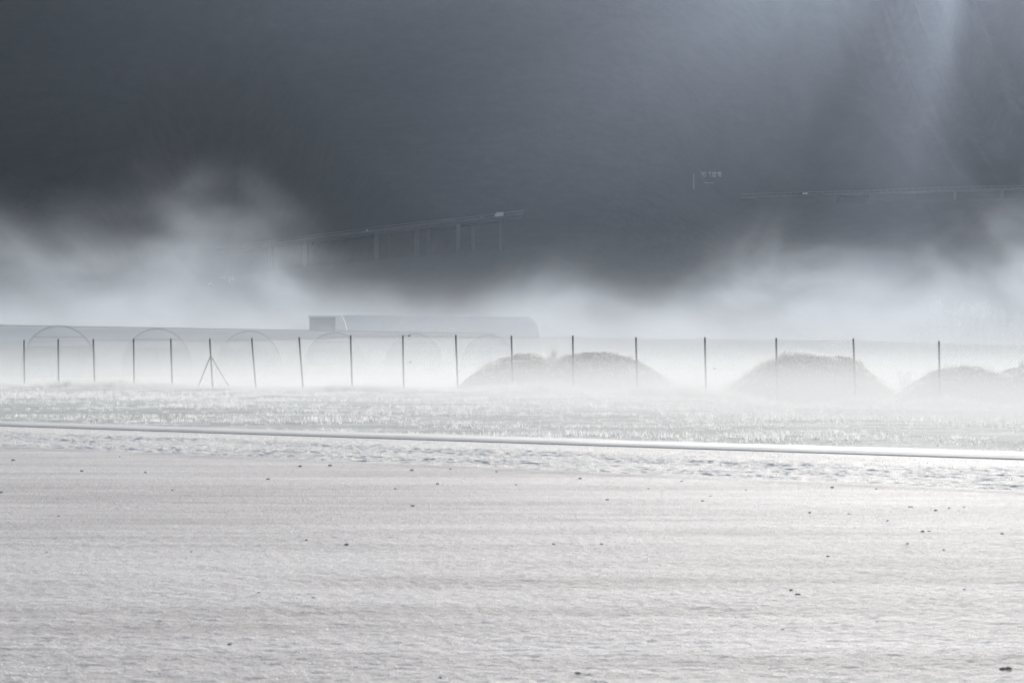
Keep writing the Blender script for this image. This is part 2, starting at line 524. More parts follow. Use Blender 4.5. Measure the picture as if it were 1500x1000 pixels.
tag(link("shaft_forest", mesh_from("shaft_forest", fv.reshape(-1, 3), ff), M['forest']), "unseen dark conifers added along the hillside crest to break up the light shafts", "forest", kind="stuff")

# ------------------------------------------------------------ viaducts
def viaduct(P, label, pier_px, clear, thick=1.7, width=11.0, shift=0.0):
    Q = [p + Vector((0.0, shift, 0.0)) for p in P]
    root = empty("viaduct", Q[0]); tag(root, label, "viaduct")
    def run(off, z0, z1, wid, name, mat):
        mb = MB(); vs = []; fs = []
        for p in Q:
            for (a, b) in ((-wid/2, z0), (wid/2, z0), (wid/2, z1), (-wid/2, z1)):
                vs.append((p.x, p.y + off + a, p.z + b))
        for i in range(len(Q) - 1):
            for k in range(4):
                k2 = (k + 1) % 4
                fs.append((i*4 + k, (i+1)*4 + k, (i+1)*4 + k2, i*4 + k2))
        fs += [(0,1,2,3), tuple(4*(len(Q)-1) + k for k in (3,2,1,0))]
        return mb.add(vs, fs).build(name, mat, root, loc=Q[0]) if False else _rel(mb.add(vs, fs), name, mat, root, Q[0])
    run(0, -thick, 0, width, "deck", M['concrete'])
    for sgn in (-1, 1):
        run(sgn * (width/2 - 0.2), 0.004, 0.9, 0.3, "parapet", M['concrete'])
    rl = MB()
    for a, b in zip(Q[:-1], Q[1:]):
        k = max(2, int((b - a).length / 6))
        for i in range(k):
            p = a.lerp(b, i / k); rl.box((p.x, p.y - width/2 + 0.2, p.z + 1.9), (0.18, 0.18, 2.0))
        rl.tube([a + Vector((0, -width/2 + .2, 2.9)), b + Vector((0, -width/2 + .2, 2.9))], 0.12, 4)
    _rel(rl, "railing", M['silver'], root, Q[0])
    for px, wpx in pier_px:
        # where the deck passes that bearing
        best = None
        for a, b in zip(Q[:-1], Q[1:]):
            for i in range(40):
                p = a.lerp(b, i / 40); e = abs(750 + p.x / p.y * F_PX - px)
                if best is None or e < best[0]: best = (e, p)
        p = best[1]; g = float(hill_z(np.array(p.x), np.array(p.y))) - 3
        w = wpx / F_PX * p.y
        h = p.z - thick - g
        mb = MB()
        mb.box((p.x, p.y, g + h/2), (w, 3.0, h)); mb.box((p.x, p.y, p.z - thick - 0.62), (w * 1.05, width * 0.9, 1.2))
        _rel(mb, "pier", M['concrete'], root, Q[0])
    return root

def _rel(mb, name, mat, root, origin, smooth=False):
    """mesh whose vertices are world positions, as a child of root standing at origin"""
    me = bpy.data.meshes.new(name)
    o = Vector(origin); rot = -root.rotation_euler.z; c, s = math.cos(rot), math.sin(rot)
    vv = []
    for v in mb.v:
        d = Vector(v) - o; vv.append((d.x * c - d.y * s, d.x * s + d.y * c, d.z))
    me.from_pydata(vv, [], mb.f); me.update()
    if smooth: me.polygons.foreach_set("use_smooth", [True] * len(me.polygons))
    return link(name, me, mat, root)

viaduct(VL, "grey concrete viaduct crossing the dark hillside left of centre, nearer carriageway carrying the white truck",
        [(395, 5), (446, 5), (551, 6), (610, 7), (672, 6.5), (734, 4)], 26)
viaduct(VL, "farther twin viaduct whose pale piers show just right of the nearer piers", [(404, 4), (455, 4), (570, 5), (628, 5), (692, 4.5)], 26, shift=30.0)
viaduct(VR, "thin pale viaduct with one visible pier on the right of the hillside", [(1228, 3), (1272, 3.4), (1400, 3), (1470, 3)], 10, thick=1.2)

# ---- vehicles on the decks
def deck_at(P, px):
    best = None
    for a, b in zip(P[:-1], P[1:]):
        for i in range(60):
            p = a.lerp(b, i / 60); e = abs(750 + p.x / p.y * F_PX - px)
            if best is None or e < best[0]: best = (e, p, math.atan2(b.y - a.y, b.x - a.x))
    return best[1], best[2]

def wheels(root, xs, yw, r):
    for x in xs:
        for sy in (-1, 1):
            w = MB(); w.tube([(x, sy * yw - 0.12, r), (x, sy * yw + 0.12, r)], r, 12)
            w.build("wheel", M['rubber'], root)

def make_truck(px, label):
    p, rz = deck_at(VL, px)
    root = empty("truck", p + Vector((0, 0, 0.01)), rz); tag(root, label, "truck")
    MB().box((0.7, 0, 2.55), (7.6, 2.5, 2.9)).build("cargo_box", M['white'], root)
    c = MB(); c.box((-4.3, 0, 1.75), (1.9, 2.4, 2.3), taper=0.93); c.build("cab", M['white'], root)
    MB().box((-5.26, 0, 2.2), (0.08, 2.0, 0.8)).build("windscreen", M['glass'], root)
    MB().box((-0.4, 0, 0.85), (9.0, 1.0, 0.28)).build("chassis", M['dark'], root)
    wheels(root, (-4.2, 2.4, 3.7), 1.1, 0.5)
    return root

def make_car(P, px, label, mat, van=False):
    p, rz = deck_at(P, px)
    root = empty("car" if not van else "van", p + Vector((0, 0, 0.01)), rz); tag(root, label, "van" if van else "car")
    L, H = (5.6, 2.3) if van else (4.3, 1.45)
    b = MB(); b.box((0, 0, 0.32 + H * 0.22), (L, 1.8, H * 0.44)); b.build("body", mat, root)
    r = MB(); r.box((0.35 if van else 0.2, 0, 0.32 + H * 0.66), (L * (0.8 if van else 0.55), 1.6, H * 0.44), taper=0.85); r.build("cabin", mat, root)
    g = MB(); g.box((0.2, 0, 0.32 + H * 0.66), (L * 0.4, 1.66, H * 0.24)); g.build("window", M['glass'], root)
    wheels(root, (-L * 0.32, L * 0.32), 0.8, 0.33)
    return root
make_truck(731, "white box truck driving on the viaduct deck near its right end")
make_car(VL, 706, "pale grey van on the viaduct just behind the white truck", M['silver'], True)
make_car(VL, 537, "pale car on the middle of the long viaduct", M['white'])
make_car(VL, 628, "grey car on the viaduct above the tallest piers", M['silver'])
make_car(VR, 1179, "tiny white van on the thin right-hand viaduct", M['white'], True)

# ---- houses on the slope
def house(px, py, Wm, Dm, Hm, label, rz=0.15, windows=3):
    p = on_hill(px, py); p.z -= 0.6
    root = empty("house", p, rz); tag(root, label, "house", "houses scattered over the hillside")
    MB().box((0, 0, Hm/2), (Wm, Dm, Hm)).build("wall", M['wall'], root)
    e = 0.4; rh = Dm * 0.32
    rf = MB(); rf.add([(-Wm/2-e, -Dm/2-e, Hm+.01), (Wm/2+e, -Dm/2-e, Hm+.01), (Wm/2+e, Dm/2+e, Hm+.01), (-Wm/2-e, Dm/2+e, Hm+.01), (-Wm/2-e, 0, Hm+rh), (Wm/2+e, 0, Hm+rh)],
                      [(0,1,5,4), (2,3,4,5), (0,4,3), (1,2,5), (3,2,1,0)])
    r = rf.build("roof", M['roof'], root)
    MB().box((Wm*0.25, 0.6, Hm + rh + 0.2), (0.6, 0.6, 1.2)).build("chimney", M['wall'], r)
    for k in range(windows):
        MB().box((-Wm/2 + (k + .5) * Wm / windows, -Dm/2 - 0.02, Hm*0.55), (1.1, 0.1, 1.4)).build("window", M['glass'], root)
    return root
house(325.5, 411, 5.0, 4.5, 3.0, "larger of the two pale houses on the slope below the left end of the viaduct", windows=2)
house(338.8, 412, 3.4, 4.0, 2.6, "smaller pale house right beside the larger one below the viaduct", 0.3, 1)
house(308, 418.5, 3.2, 3.6, 2.2, "lowest and faintest pale house left of the pair below the viaduct", 0.1, 1)
for px_, w_, lb in ((1030, 5.4, "left pale gabled house of the row high on the right slope"),
                    (1039, 3.4, "low middle house of the pale row high on the right slope"),
                    (1046, 3.6, "short pale house second from the right in the high row"),
                    (1053, 4.6, "right end house of the pale row high on the right slope")):
    house(px_, 258, w_, 4.5, 3.2, lb, 0.0, 2)
pm = on_hill(1016.5, 277)
mast = empty("mast", pm); tag(mast, "thin pale mast standing left of the row of pale houses on the slope", "mast")
MB().tube([(0, 0, -1), (0, 0, 13.5)], 0.45, 8, 0.25).build("pole", M['silver'], mast)
MB().box((0, 0, 13.8), (1.4, 0.9, 0.5)).build("head", M['silver'], mast)
pg = on_hill(1032, 269)
rail = empty("guard_rail", pg); tag(rail, "faint horizontal guard rail on the slope under the row of pale houses", "guard rail")
MB().box((0, 0, 1.0), (17, 0.2, 0.45)).build("beam", M['silver'], rail)
for k in range(6): MB().box((-7.5 + 3 * k, 0.2, 0.2), (0.18, 0.18, 2.0)).build("post", M['silver'], rail)

# ------------------------------------------------------------ greenhouses
def arch_pts(W, H, n=18, side=0.8):
    """hoop with short straight legs"""
    pts = [(-W/2, 0.0)]
    for i in range(n + 1):
        a = math.pi * (1 - i / n); pts.append((W/2 * math.cos(a), side + (H - side) * math.sin(a)))
    pts.append((W/2, 0.0)); return pts

def shell(W, H, L, y0=0.0, n=18, side=0.8, along='y'):
    mb = MB(); A = arch_pts(W, H, n, side); vs = []; fs = []
    for yy in (y0, y0 + L):
        for (x, z) in A: vs.append((x, yy, z) if along == 'y' else (yy, x, z))
    m = len(A)
    for i in range(m - 1): fs.append((i, i + 1, m + i + 1, m + i))
    return mb.add(vs, fs)

GZ = -0.15
tops = [(86, 477, 215), (230, 481.5, 229), (365, 485, 243), (490, 487, 257), (607, 489, 268), (716, 490.5, 280)]
names = ["leftmost hooped polytunnel with open end behind the fence", "second hooped polytunnel from the left behind the fence",
         "third hooped polytunnel, right of the braced fence post", "fourth hooped polytunnel from the left, below the long white greenhouse's left end",
         "fifth hooped polytunnel, just left of the first earth mound", "last hooped polytunnel, half hidden by the first earth mound"]
for i, (px, py, Y) in enumerate(tops):
    p = at(px, py, Y); H = p.z - GZ; W = 6.6
    root = empty("polytunnel", (p.x, p.y, GZ), R(9.0 - 1.5 * i)); tag(root, names[i], "polytunnel", "polytunnels in a row behind the fence")
    A = arch_pts(W, H)
    shell(W, H - 0.03, 10.0, 0.15).build("film", M['film'], root, smooth=True)
    for yy in (0.05, 2.5, 5.0, 7.5, 10.1):
        MB().tube([(x, yy, z) for x, z in A], 0.05, 5).build("hoop", M['hoop'], root)
    for zz in (H * 0.78, H * 0.60):
        hw = W/2 * math.sqrt(max(0, 1 - ((zz - .8) / (H - .8)) ** 2))
        MB().tube([(-hw, 0.0, zz), (hw, 0.0, zz)], 0.04, 5).build("cross_bar", M['hoop'], root)
    # end net, with a lighter doorway in it
    net = MB(); vs = [(x, 0.1, z) for x, z in A if z <= H * 0.60 or abs(x) > 90]
    hw = W/2 * math.sqrt(max(0, 1 - ((H*0.6 - .8) / (H - .8)) ** 2))
    left = [(x, 0.1, z) for x, z in A if z < H*0.6 and x < 0]; right = [(x, 0.1, z) for x, z in A if z < H*0.6 and x > 0]
    poly = left + [(-hw, 0.1, H*0.6), (hw, 0.1, H*0.6)] + right
    net.add(poly, [tuple(range(len(poly)))]); net.build("end_net", M['inner'], root)
    up = [(x, 0.12, z) for x, z in A if z > H*0.61]
    MB().add([(-hw, 0.12, H*0.61)] + up + [(hw, 0.12, H*0.61)], [tuple(range(len(up) + 2))]).build("end_film", M['film'], root)
    MB().box((0.9, 0.04, 1.25), (1.7, 0.06, 2.5)).build("door", M['door'], root)
    for sx in (0.0, 1.8): MB().box((sx, 0.0, 1.3), (0.09, 0.1, 2.6)).build("door_post", M['hoop'], root)

# long tunnel seen from its side, its ridge the straight line above the hoops
a = at(-60, 476.2, 232); b = at(728, 488.6, 300)
ln = (b - a).length; rz = math.atan2(b.y - a.y, b.x - a.x); Hh = 4.55
root = empty("greenhouse", (a.x, a.y, GZ), rz); tag(root, "very long low greenhouse with pale film roof running behind the row of polytunnels", "greenhouse")
zslope = (b.z - a.z)
H1 = a.z - GZ
nseg = 13; seg = ln / nseg
for k in range(nseg):
    shell(7.0, H1, seg - 0.004, k * seg, 14, 1.2, 'x').build("roof_sheet", M['film'], root, smooth=True)
for k in range(nseg + 1):
    MB().tube([(k * seg - 0.03, x, z) for x, z in arch_pts(6.85, H1 - 0.08, 14, 1.2)], 0.05, 5).build("hoop", M['hoop'], root)
MB().tube([(0, 0, H1 + 0.06), (ln, 0, H1 + 0.06)], 0.05, 5).build("ridge_bar", M['hoop'], root)

a = at(497, 461, 362); b = at(775, 461.5, 374)
ln = (b - a).length; H1 = a.z - GZ
root = empty("greenhouse", (a.x, a.y, GZ), math.atan2(b.y - a.y, b.x - a.x)); tag(root, "tall pale greenhouse with rounded right end standing out against the dark slope", "greenhouse")
for k in range(4):
    shell(9.0, H1, ln/4 - 0.004, k * ln/4, 16, 3.2, 'x').build("roof_sheet", M['film'], root, smooth=True)
for k in range(1, 4):
    MB().tube([(k * ln/4 - 0.02, x, z) for x, z in arch_pts(8.6, H1 - 0.2, 16, 3.2)], 0.04, 5).build("hoop", M['hoop'], root)
for xx in (-0.08, ln + 0.02):
    A = [(xx, x, z) for x, z in arch_pts(9.0, H1 - 0.05, 16, 3.2)]
    MB().add(A, [tuple(range(len(A)))]).build("end_film", M['film'], root)
p = at(475, 464, 366); H2 = p.z - GZ
root = empty("shed", (p.x, p.y, GZ)); tag(root, "small grey shed with a dark opening at the left end of the tall greenhouse", "shed")
MB().box((0, 0, H2/2 - .1), (4.1, 5, H2 - .2)).build("wall", M['wall'], root)
MB().box((0, 0, H2), (4.5, 5.4, 0.25)).build("roof", M['film'], root)
MB().box((0.3, -2.5, H2 - 1.7), (1.8, 0.08, 0.8)).build("opening", M['hoop'], root)

# ------------------------------------------------------------ frosted trees far right
def frosted_tree(px, top_y, Y, w, label):
    p = at(px, top_y, Y); H = p.z + 0.2
    root = empty("tree", (p.x, p.y, -0.2)); tag(root, label, "tree", "frosted trees in the mist at the far right")
    tr = MB(); tr.tube([(0, 0, 0), (0.1, 0, H * .35), (0, 0.1, H * .7)], 0.28, 7, 0.08)
    tips = []
    for k in range(14):
        z0 = H * random.uniform(.25, .7); a_ = random.uniform(0, 6.28); l = w * random.uniform(.5, .95)
        e = Vector((math.cos(a_) * l, math.sin(a_) * l, z0 + H * random.uniform(.08, .25))); tips.append(e)
        tr.tube([(0, 0, z0), e * 0.5 + Vector((0, 0, z0 * .5)), e], 0.09, 4, 0.03)
    tr.build("trunk", M['bark'], root)
    cr = MB()
    for k in range(900):
        q = random.choice(tips + [Vector((0, 0, H * .85)), Vector((0, 0, H * .75))])
        c = q + Vector((random.gauss(0, w * .2), random.gauss(0, w * .2), random.gauss(0, H * .06)))
        c.z = min(c.z, H)
        s_ = random.uniform(.12, .3); a1 = Vector((random.gauss(0, 1), random.gauss(0, 1), random.gauss(0, 1))).normalized() * s_
        a2 = a1.orthogonal().normalized() * s_ * .6
        cr.add([c - a1, c + a2, c + a1, c - a2], [(0, 1, 2, 3)])
    cr.build("crown", M['crown'], root)
for args in ((1344, 462, 470, 1.6, "short frosted tree at the left end of the misty tree row"),
             (1366, 437, 470, 2.0, "broad frosted tree, second from the left in the misty row"),
             (1377, 433, 480, 1.8, "tall frosted tree with a flat crown in the left half of the misty row"),
             (1404, 439, 470, 2.6, "widest frosted tree in the middle of the misty row"),
             (1424, 444, 465, 1.5, "small frosted tree right of the widest one in the misty row"),
             (1437, 432, 475, 2.0, "tallest frosted tree of the misty row with a ragged top"),
             (1449, 448, 470, 1.4, "slim low frosted tree right of the tallest one in the misty row"),
             (1470, 452, 470, 1.8, "low frosted tree near the right end of the misty row"),
             (1490, 455, 465, 1.5, "frosted tree at the right edge of the misty row")):
    frosted_tree(*args)

# ------------------------------------------------------------ the fence
FA, FB = Vector((-19.9, 98.0, 0)), Vector((12.5, 70.8, 0))
def fence_pt(px):
    k = (px - 750.0) / F_PX                                   # X = k Y on the line FA-FB
    d = FB - FA
    u = (k * FA.y - FA.x) / (d.x - k * d.y)
    return FA + d * u
posts = [(-18, 499, -18.5), (35, 498, 36), (85, 496.5, 86), (136.5, 496.5, 139), (195.5, 496, 196.5), (250, 496, 252.5), (307, 496, 312),
         (368.5, 495, 375.5), (438, 494, 444.5), (513.5, 491, 516), (590, 491, 591.5), (667.5, 490.5, 671), (749, 491.5, 751.5),
         (839, 491.5, 840), (931.5, 494, 934), (1032.5, 494, 1034.5), (1137, 495, 1138.5), (1250, 495.5, 1253.5), (1375.5, 499.5, 1377.5), (1512, 503, 1514)]
fence = empty("fence", (FA.x, FA.y, 0)); tag(fence, "long chain-link fence on thin leaning posts across the frosted verge", "fence")
fdir = (FB - FA).normalized(); fn = Vector((-fdir.y, fdir.x, 0))
ends = []
for (px, py, bx) in posts:
    q = fence_pt(px); top = at(px, py, q.y); q2 = fence_pt(bx)
    zb = top.z - 2.05
    # leaning foot: bx is the bearing of the foot, about 85 rows lower
    foot = Vector((q.x + (bx - px) / F_PX * q.y, q.y, zb))
    ends.append((foot, top))
    ax = (foot - top)
    foot2 = foot + ax.normalized() * 0.35
    m = MB()
    # T profile with punched notches along its flange
    for i in range(8):
        a_ = foot2.lerp(top, i / 8.0); b_ = foot2.lerp(top, (i + 1) / 8.0)
        pass
    w_, d_ = 0.052, 0.010
    def sect(c): return [c + fdir * s1 + fn * s2 for (s1, s2) in ((-w_/2, -d_), (w_/2, -d_), (w_/2, 0), (0.006, 0), (0.006, 0.045), (-0.006, 0.045), (-0.006, 0), (-w_/2, 0))]
    s0, s1 = sect(foot2), sect(top)
    m.add(s0 + s1, [(i, (i + 1) % 8, 8 + (i + 1) % 8, 8 + i) for i in range(8)] + [tuple(range(8, 16)), tuple(range(7, -1, -1))])
    for i in range(18):
        c = foot.lerp(top, (i + .7) / 18.4)
        m.box((c.x - 0.028 * fdir.x - 0.006 * fn.x, c.y - 0.028 * fdir.y - 0.006 * fn.y, c.z), (0.016, 0.012, 0.03), math.atan2(fdir.y, fdir.x))
    _rel(m, "post", M['post'], fence, fence.location)
# two struts of the braced post
ft, tp = ends[6]
knee = ft.lerp(tp, 0.69)
for bx, by in ((288.5, 571), (342, 577)):
    yy = ft.y - (0.25 if bx > 312 else -0.25)
    e = at(bx, by, yy); e += (e - knee).normalized() * 0.3
    _rel(MB().tube([knee, e], 0.023, 6), "brace", M['post'], fence, fence.location)
# wires and mesh bay by bay
for i in range(len(ends) - 1):
    (f0, t0_), (f1, t1_) = ends[i], ends[i + 1]
    off = fn * (-0.018)
    for h, r in ((0.965, 0.0028), (0.52, 0.0028), (0.12, 0.0028)):
        a_ = f0.lerp(t0_, h) + off; b_ = f1.lerp(t1_, h) + off
        mid_ = a_.lerp(b_, .5) - Vector((0, 0, 0.012))
        _rel(MB().tube([a_, mid_, b_], r, 4, cap=False), "line_wire", M['wire'], fence, fence.location)
    L = (t1_ - t0_).length; pitch = 0.115
    mb = MB()
    def pt(u, v): return f0.lerp(f1, u).lerp(t0_.lerp(t1_, u), v)
    Hm = 1.78; v0 = 0.10; vsp = 0.85
    n = int(round(L / pitch)); rise = n * pitch / L
    k_span = int(round(Hm / pitch))                              # strands climb at 45 degrees
    for k in range(-k_span, n + 1):
        for sgn in (1, -1):
            # u = (k + c)/n for c in 0..k_span, v climbs with c
            c0 = max(0, -k) if True else 0; c1 = min(k_span, n - k)
            if c1 <= c0: continue
            ua, ub = (k + c0) / n, (k + c1) / n
            va, vb = v0 + vsp * c0 / k_span, v0 + vsp * c1 / k_span
            if sgn < 0: ua, ub = 1 - ua, 1 - ub
            mb.prism(pt(ua, va) + off * 1.4, pt(ub, vb) + off * 1.4, 0.0042)
    rb = random.Random(900 + i); fr = MB()
    for a_ in range(n * 2):
        for c_ in range(k_span * 2):
            if (a_ + c_) % 2 == 0 and rb.random() < 0.08 + 0.030 * i:            # frost lumps on the knots
                q_ = pt((a_ + .5) / (n * 2), v0 + vsp * (c_ + .5) / (k_span * 2)) + off * 1.4
                r_ = rb.uniform(0.009, 0.018)
                fr.add([q_ + Vector(w_) * r_ for w_ in ((1,0,0),(-1,0,0),(0,1,0),(0,-1,0),(0,0,1),(0,0,-1))],
                       [(0,2,4),(2,1,4),(1,3,4),(3,0,4),(2,0,5),(1,2,5),(3,1,5),(0,3,5)])
    fo = _rel(fr, "frost", M['frost'], fence, fence.location); fo["kind"] = "stuff"
    _rel(mb, "mesh_panel", M['wire'], fence, fence.location, True)
# small dark strainers on the wires
for px, py in ((600, 492), (601.5, 530.5), (1047.5, 540)):
    q = fence_pt(px); c = at(px, py, q.y - 0.05)
    m = MB(); m.tube([c - fdir * 0.05, c - fdir * 0.02, c + fdir * 0.04 + Vector((0, 0, 0.01))], 0.022, 7, 0.012); m.box(c + Vector((0, 0, .02)), (0.03, 0.02, 0.03))
    _rel(m, "wire_strainer", M['dark'], fence, fence.location)

# ------------------------------------------------------------ blades: grass and weeds
def blades(name, P, Hs, Ws, lean, mat, seed=1):
    """one curved blade (two quads + tip) per point; all in one mesh"""
    r = np.random.default_rng(seed); n = len(P)
    az = r.uniform(0, 2 * np.pi, n); la = r.uniform(0, 2 * np.pi, n); ln_ = np.abs(r.normal(0, lean, n)) * Hs
    wx, wy = np.cos(az) * Ws / 2, np.sin(az) * Ws / 2
    lx, ly = np.cos(la) * ln_, np.sin(la) * ln_
    z0 = np.zeros(n)
    def row(k, wk):
        c = P + np.stack([lx * k * k, ly * k * k, Hs * k], -1)
        w = np.stack([wx * wk, wy * wk, z0], -1)
        return c - w, c + w
    a0, b0 = row(0, 1.0); a1, b1 = row(0.55, 0.8); tip = P + np.stack([lx, ly, Hs * 0.96], -1)
    V = np.stack([a0, b0, a1, b1, tip], 1).reshape(-1, 3)
    o = (np.arange(n) * 5)[:, None, None]
    Fc = (o + np.array([(0, 1, 3), (0, 3, 2), (2, 3, 4)])[None]).reshape(-1, 3)
    return mesh_from(name, V, Fc)

rg = np.random.default_rng(11)
# verge grass: domed tussocks of fine arching blades
def tussocks(name, X_, Y_, rad, ht, bpt, mat, seed, label, lean=0.95):
    r = np.random.default_rng(seed); n = len(X_)
    rr = np.abs(r.normal(0, 0.55, (n, bpt))); aa = r.uniform(0, 2 * np.pi, (n, bpt))
    cx = (X_[:, None] + rad[:, None] * rr * np.cos(aa)).ravel(); cy_ = (Y_[:, None] + rad[:, None] * rr * np.sin(aa)).ravel()
    dome = np.clip(1 - (rr / 1.6) ** 2, 0.25, 1)
    hh = (ht[:, None] * dome * r.uniform(0.6, 1.15, (n, bpt))).ravel()
    P = np.stack([cx, cy_, verge_z(cx, cy_) - 0.01], -1)
    me = blades(name, P, hh, r.uniform(0.004, 0.010, len(cx)), lean, mat, seed)
    return tag(link(name, me, mat), label, name.split("_")[-1], kind="stuff")
nt = 26000
T_ = rg.uniform(-95, 14, nt); S_ = 23.1 + (61 - 23.1) * rg.uniform(0, 1, nt) ** 1.2
X_, Y_ = xy(T_, S_)
ok = (np.abs(X_ / Y_) < 0.235) & (Y_ > 20); X_, Y_, S_ = X_[ok], Y_[ok], S_[ok]
dens = fbm(X_ * 0.7, Y_, 2.6, 3, 71)
ok = dens > rg.uniform(-0.55, 0.25, len(X_)); X_, Y_, S_, dens = X_[ok], Y_[ok], S_[ok], dens[ok]
tussocks("verge_grass", X_, Y_, rg.uniform(0.05, 0.22, len(X_)), (0.030 + 0.075 * sstep(24, 44, S_) + 0.13 * np.clip(dens, 0, 1)) * rg.uniform(0.6, 1.3, len(X_)), 14, M['grass'], 3,
         "frosted tussocky grass on the verge between path and fence")
# a rough ridge of tall tussocks along the foot of the fence
nt = 3000
u_ = rg.uniform(-0.12, 1.12, nt); S_ = rg.normal(0, 1.1, nt)
X_ = FA.x + (FB.x - FA.x) * u_ - fn.x * 1.6 + fn.x * S_ * 0.7; Y_ = FA.y + (FB.y - FA.y) * u_ - fn.y * 1.6 + fn.y * S_ * 0.7
cl = fbm(u_ * 42, u_ * 0, 2.4, 3, 87)
ok = (cl > rg.uniform(-0.5, 0.35, nt)); X_, Y_, cl = X_[ok], Y_[ok], cl[ok]
tussocks("fence_grass", X_, Y_, rg.uniform(0.10, 0.32, len(X_)), (0.20 + 0.36 * np.clip(cl + .1, 0, 1)) * rg.uniform(0.7, 1.25, len(X_)), 38, M['weed'], 5,
         "tall frosted grass in clumps along the foot of the chain-link fence", 0.5)
# taller dry stems among it
ns = 900
px_ = rg.uniform(-40, 1540, ns); sY = rg.uniform(52, 86, ns)
sx = (px_ - 750) / F_PX * sY; tt, ss = st(sx, sY); ok = (ss > 40) & (ss < 57) & (fbm(sx, sY, 3.0, 2, 91) > 0.05)
sx, sY = sx[ok], sY[ok]
tag(link("dry_stems", blades("dry_stems", np.stack([sx, sY, verge_z(sx, sY)], -1), rg.uniform(0.2, 0.55, len(sx)), rg.uniform(0.005, 0.009, len(sx)), 0.35, M['weed'], 4), M['weed']),
    "tall frosted dry stems standing in the verge grass near the fence", "dry stems", kind="stuff")
# low stubble and frost needles standing on the rough soil
nb = 9000
T_ = rg.uniform(-50, -5, nb); S_ = rg.uniform(EDGE + .2, KERB - .3, nb); X_, Y_ = xy(T_, S_)
ok = np.abs(X_ / Y_) < 0.235; X_, Y_, T_, S_ = X_[ok], Y_[ok], T_[ok], S_[ok]
tag(link("stubble", blades("stubble", np.stack([X_, Y_, soil_z(X_, Y_, T_, S_) - .004], -1), rg.uniform(0.006, 0.022, len(X_)), rg.uniform(0.005, 0.012, len(X_)), 0.8, M['weed'], 6), M['weed']),
    "short frosted stubble on the rough strip of soil beside the path", "stubble", kind="stuff")
# fine frost needles on the near field
nb = 40000
Yn = 1 / rg.uniform(1 / 16.0, 1 / 7.2, nb); Xn = rg.uniform(-0.225, 0.225, nb) * Yn
keep = fbm(Xn, Yn, 0.5, 3, 95) > rg.uniform(-.5, .5, nb); Xn, Yn = Xn[keep], Yn[keep]
tag(link("frost_needles", blades("frost_needles", np.stack([Xn, Yn, field_z(Xn, Yn) - .001], -1), rg.uniform(0.002, 0.006, len(Xn)), rg.uniform(0.002, 0.0045, len(Xn)), 0.9, M['weed'], 8), M['weed']),
    "fine frost needles covering the near field", "frost", kind="stuff")

# ------------------------------------------------------------ earth mounds
def mound(px0, px1, Y, prof, label, depth, seed, wamount):
    """prof: skyline (px, py) of the mound at depth Y"""
    pxs = np.array([q[0] for q in prof], float); zs = np.array([at(q[0], q[1], Y).z for q in prof])
    c = at((px0 + px1) / 2, 580, Y); gz = -0.55
    x0, x1 = at(px0, 0, Y).x, at(px1, 0, Y).x
    nx, ny = 150, 70
    X, Yg = np.meshgrid(np.linspace(x0 - .6, x1 + .6, nx), np.linspace(Y - depth, Y + depth, ny))
    xs = (pxs - 750) / F_PX * Y
    order = np.argsort(xs)
    sk = np.interp(X, xs[order], zs[order], left=gz, right=gz)
    k = np.zeros(7) + 1 / 7
    sk = np.apply_along_axis(lambda r_: np.convolve(np.pad(r_, 3, mode='edge'), k, 'valid'), 1, sk)
    v = (Yg - Y) / depth
    fall = np.clip(1 - np.abs(v) ** 1.7, 0, 1)
    Z = gz + (sk - gz) * fall + (0.13 * fbm(X, Yg, 0.8, 4, seed) + 0.06 * fbm(X, Yg, 0.22, 2, seed + 5)) * np.clip((sk - gz) * 2, 0, 1) * np.clip(fall * 3, 0, 1)
    root = empty("mound", (c.x, Y, gz)); tag(root, label, "earth mound", "earth mounds behind the fence")
    b = link("heap", grid_mesh("heap", X - c.x, Yg - Y, Z - gz), M['mound'], root)
    r = np.random.default_rng(seed + 100); n0 = int(800 * wamount); bp = 16
    iy0 = np.clip(r.normal(ny * .5, ny * .13, n0).astype(int), 3, ny - 4); ix0 = r.integers(4, nx - 4, n0)
    cl = fbm(X[iy0, ix0], Yg[iy0, ix0], 0.9, 3, seed); ok = cl > r.uniform(-.5, .3, n0); iy0, ix0, cl = iy0[ok], ix0[ok], cl[ok]
    n0 = len(ix0); n = n0 * bp
    ox = r.normal(0, .09, (n0, bp)); oy = r.normal(0, .09, (n0, bp))
    P = np.stack([(X[iy0, ix0][:, None] - c.x + ox).ravel(), (Yg[iy0, ix0][:, None] - Y + oy).ravel(), np.repeat(Z[iy0, ix0] - gz - .03, bp)], -1)
    hh_ = np.repeat(0.10 + 0.34 * np.clip(cl, 0, 1) * r.uniform(.4, 1.5, n0), bp) * r.uniform(.5, 1.2, n)
    w = link("weeds", blades("weeds", P, hh_, r.uniform(.008, .018, n), 0.5, M['weed'], seed), M['weed'], root)
    w["kind"] = "stuff"
mound(640, 1035, 92.0, [(625, 600), (645, 588), (668, 570), (692, 549), (714, 533), (740, 522), (768, 516), (786, 518), (806, 529), (822, 527), (842, 519), (868, 516), (898, 519),
      (920, 524), (942, 534), (962, 546), (984, 560), (1006, 574), (1026, 587), (1045, 600)], "large double-humped earth mound behind the fence, left of the tall middle gap", 3.6, 201, 1.4)
mound(1035, 1312, 83.0, [(1020, 604), (1040, 590), (1060, 575), (1085, 556), (1110, 538), (1135, 527), (1160, 522), (1190, 520.5), (1220, 521), (1242, 524), (1258, 532), (1275, 546), (1295, 563),
      (1310, 577), (1330, 595)], "flat-topped earth mound between the second and third fence posts from the right", 3.2, 301, 1.0)
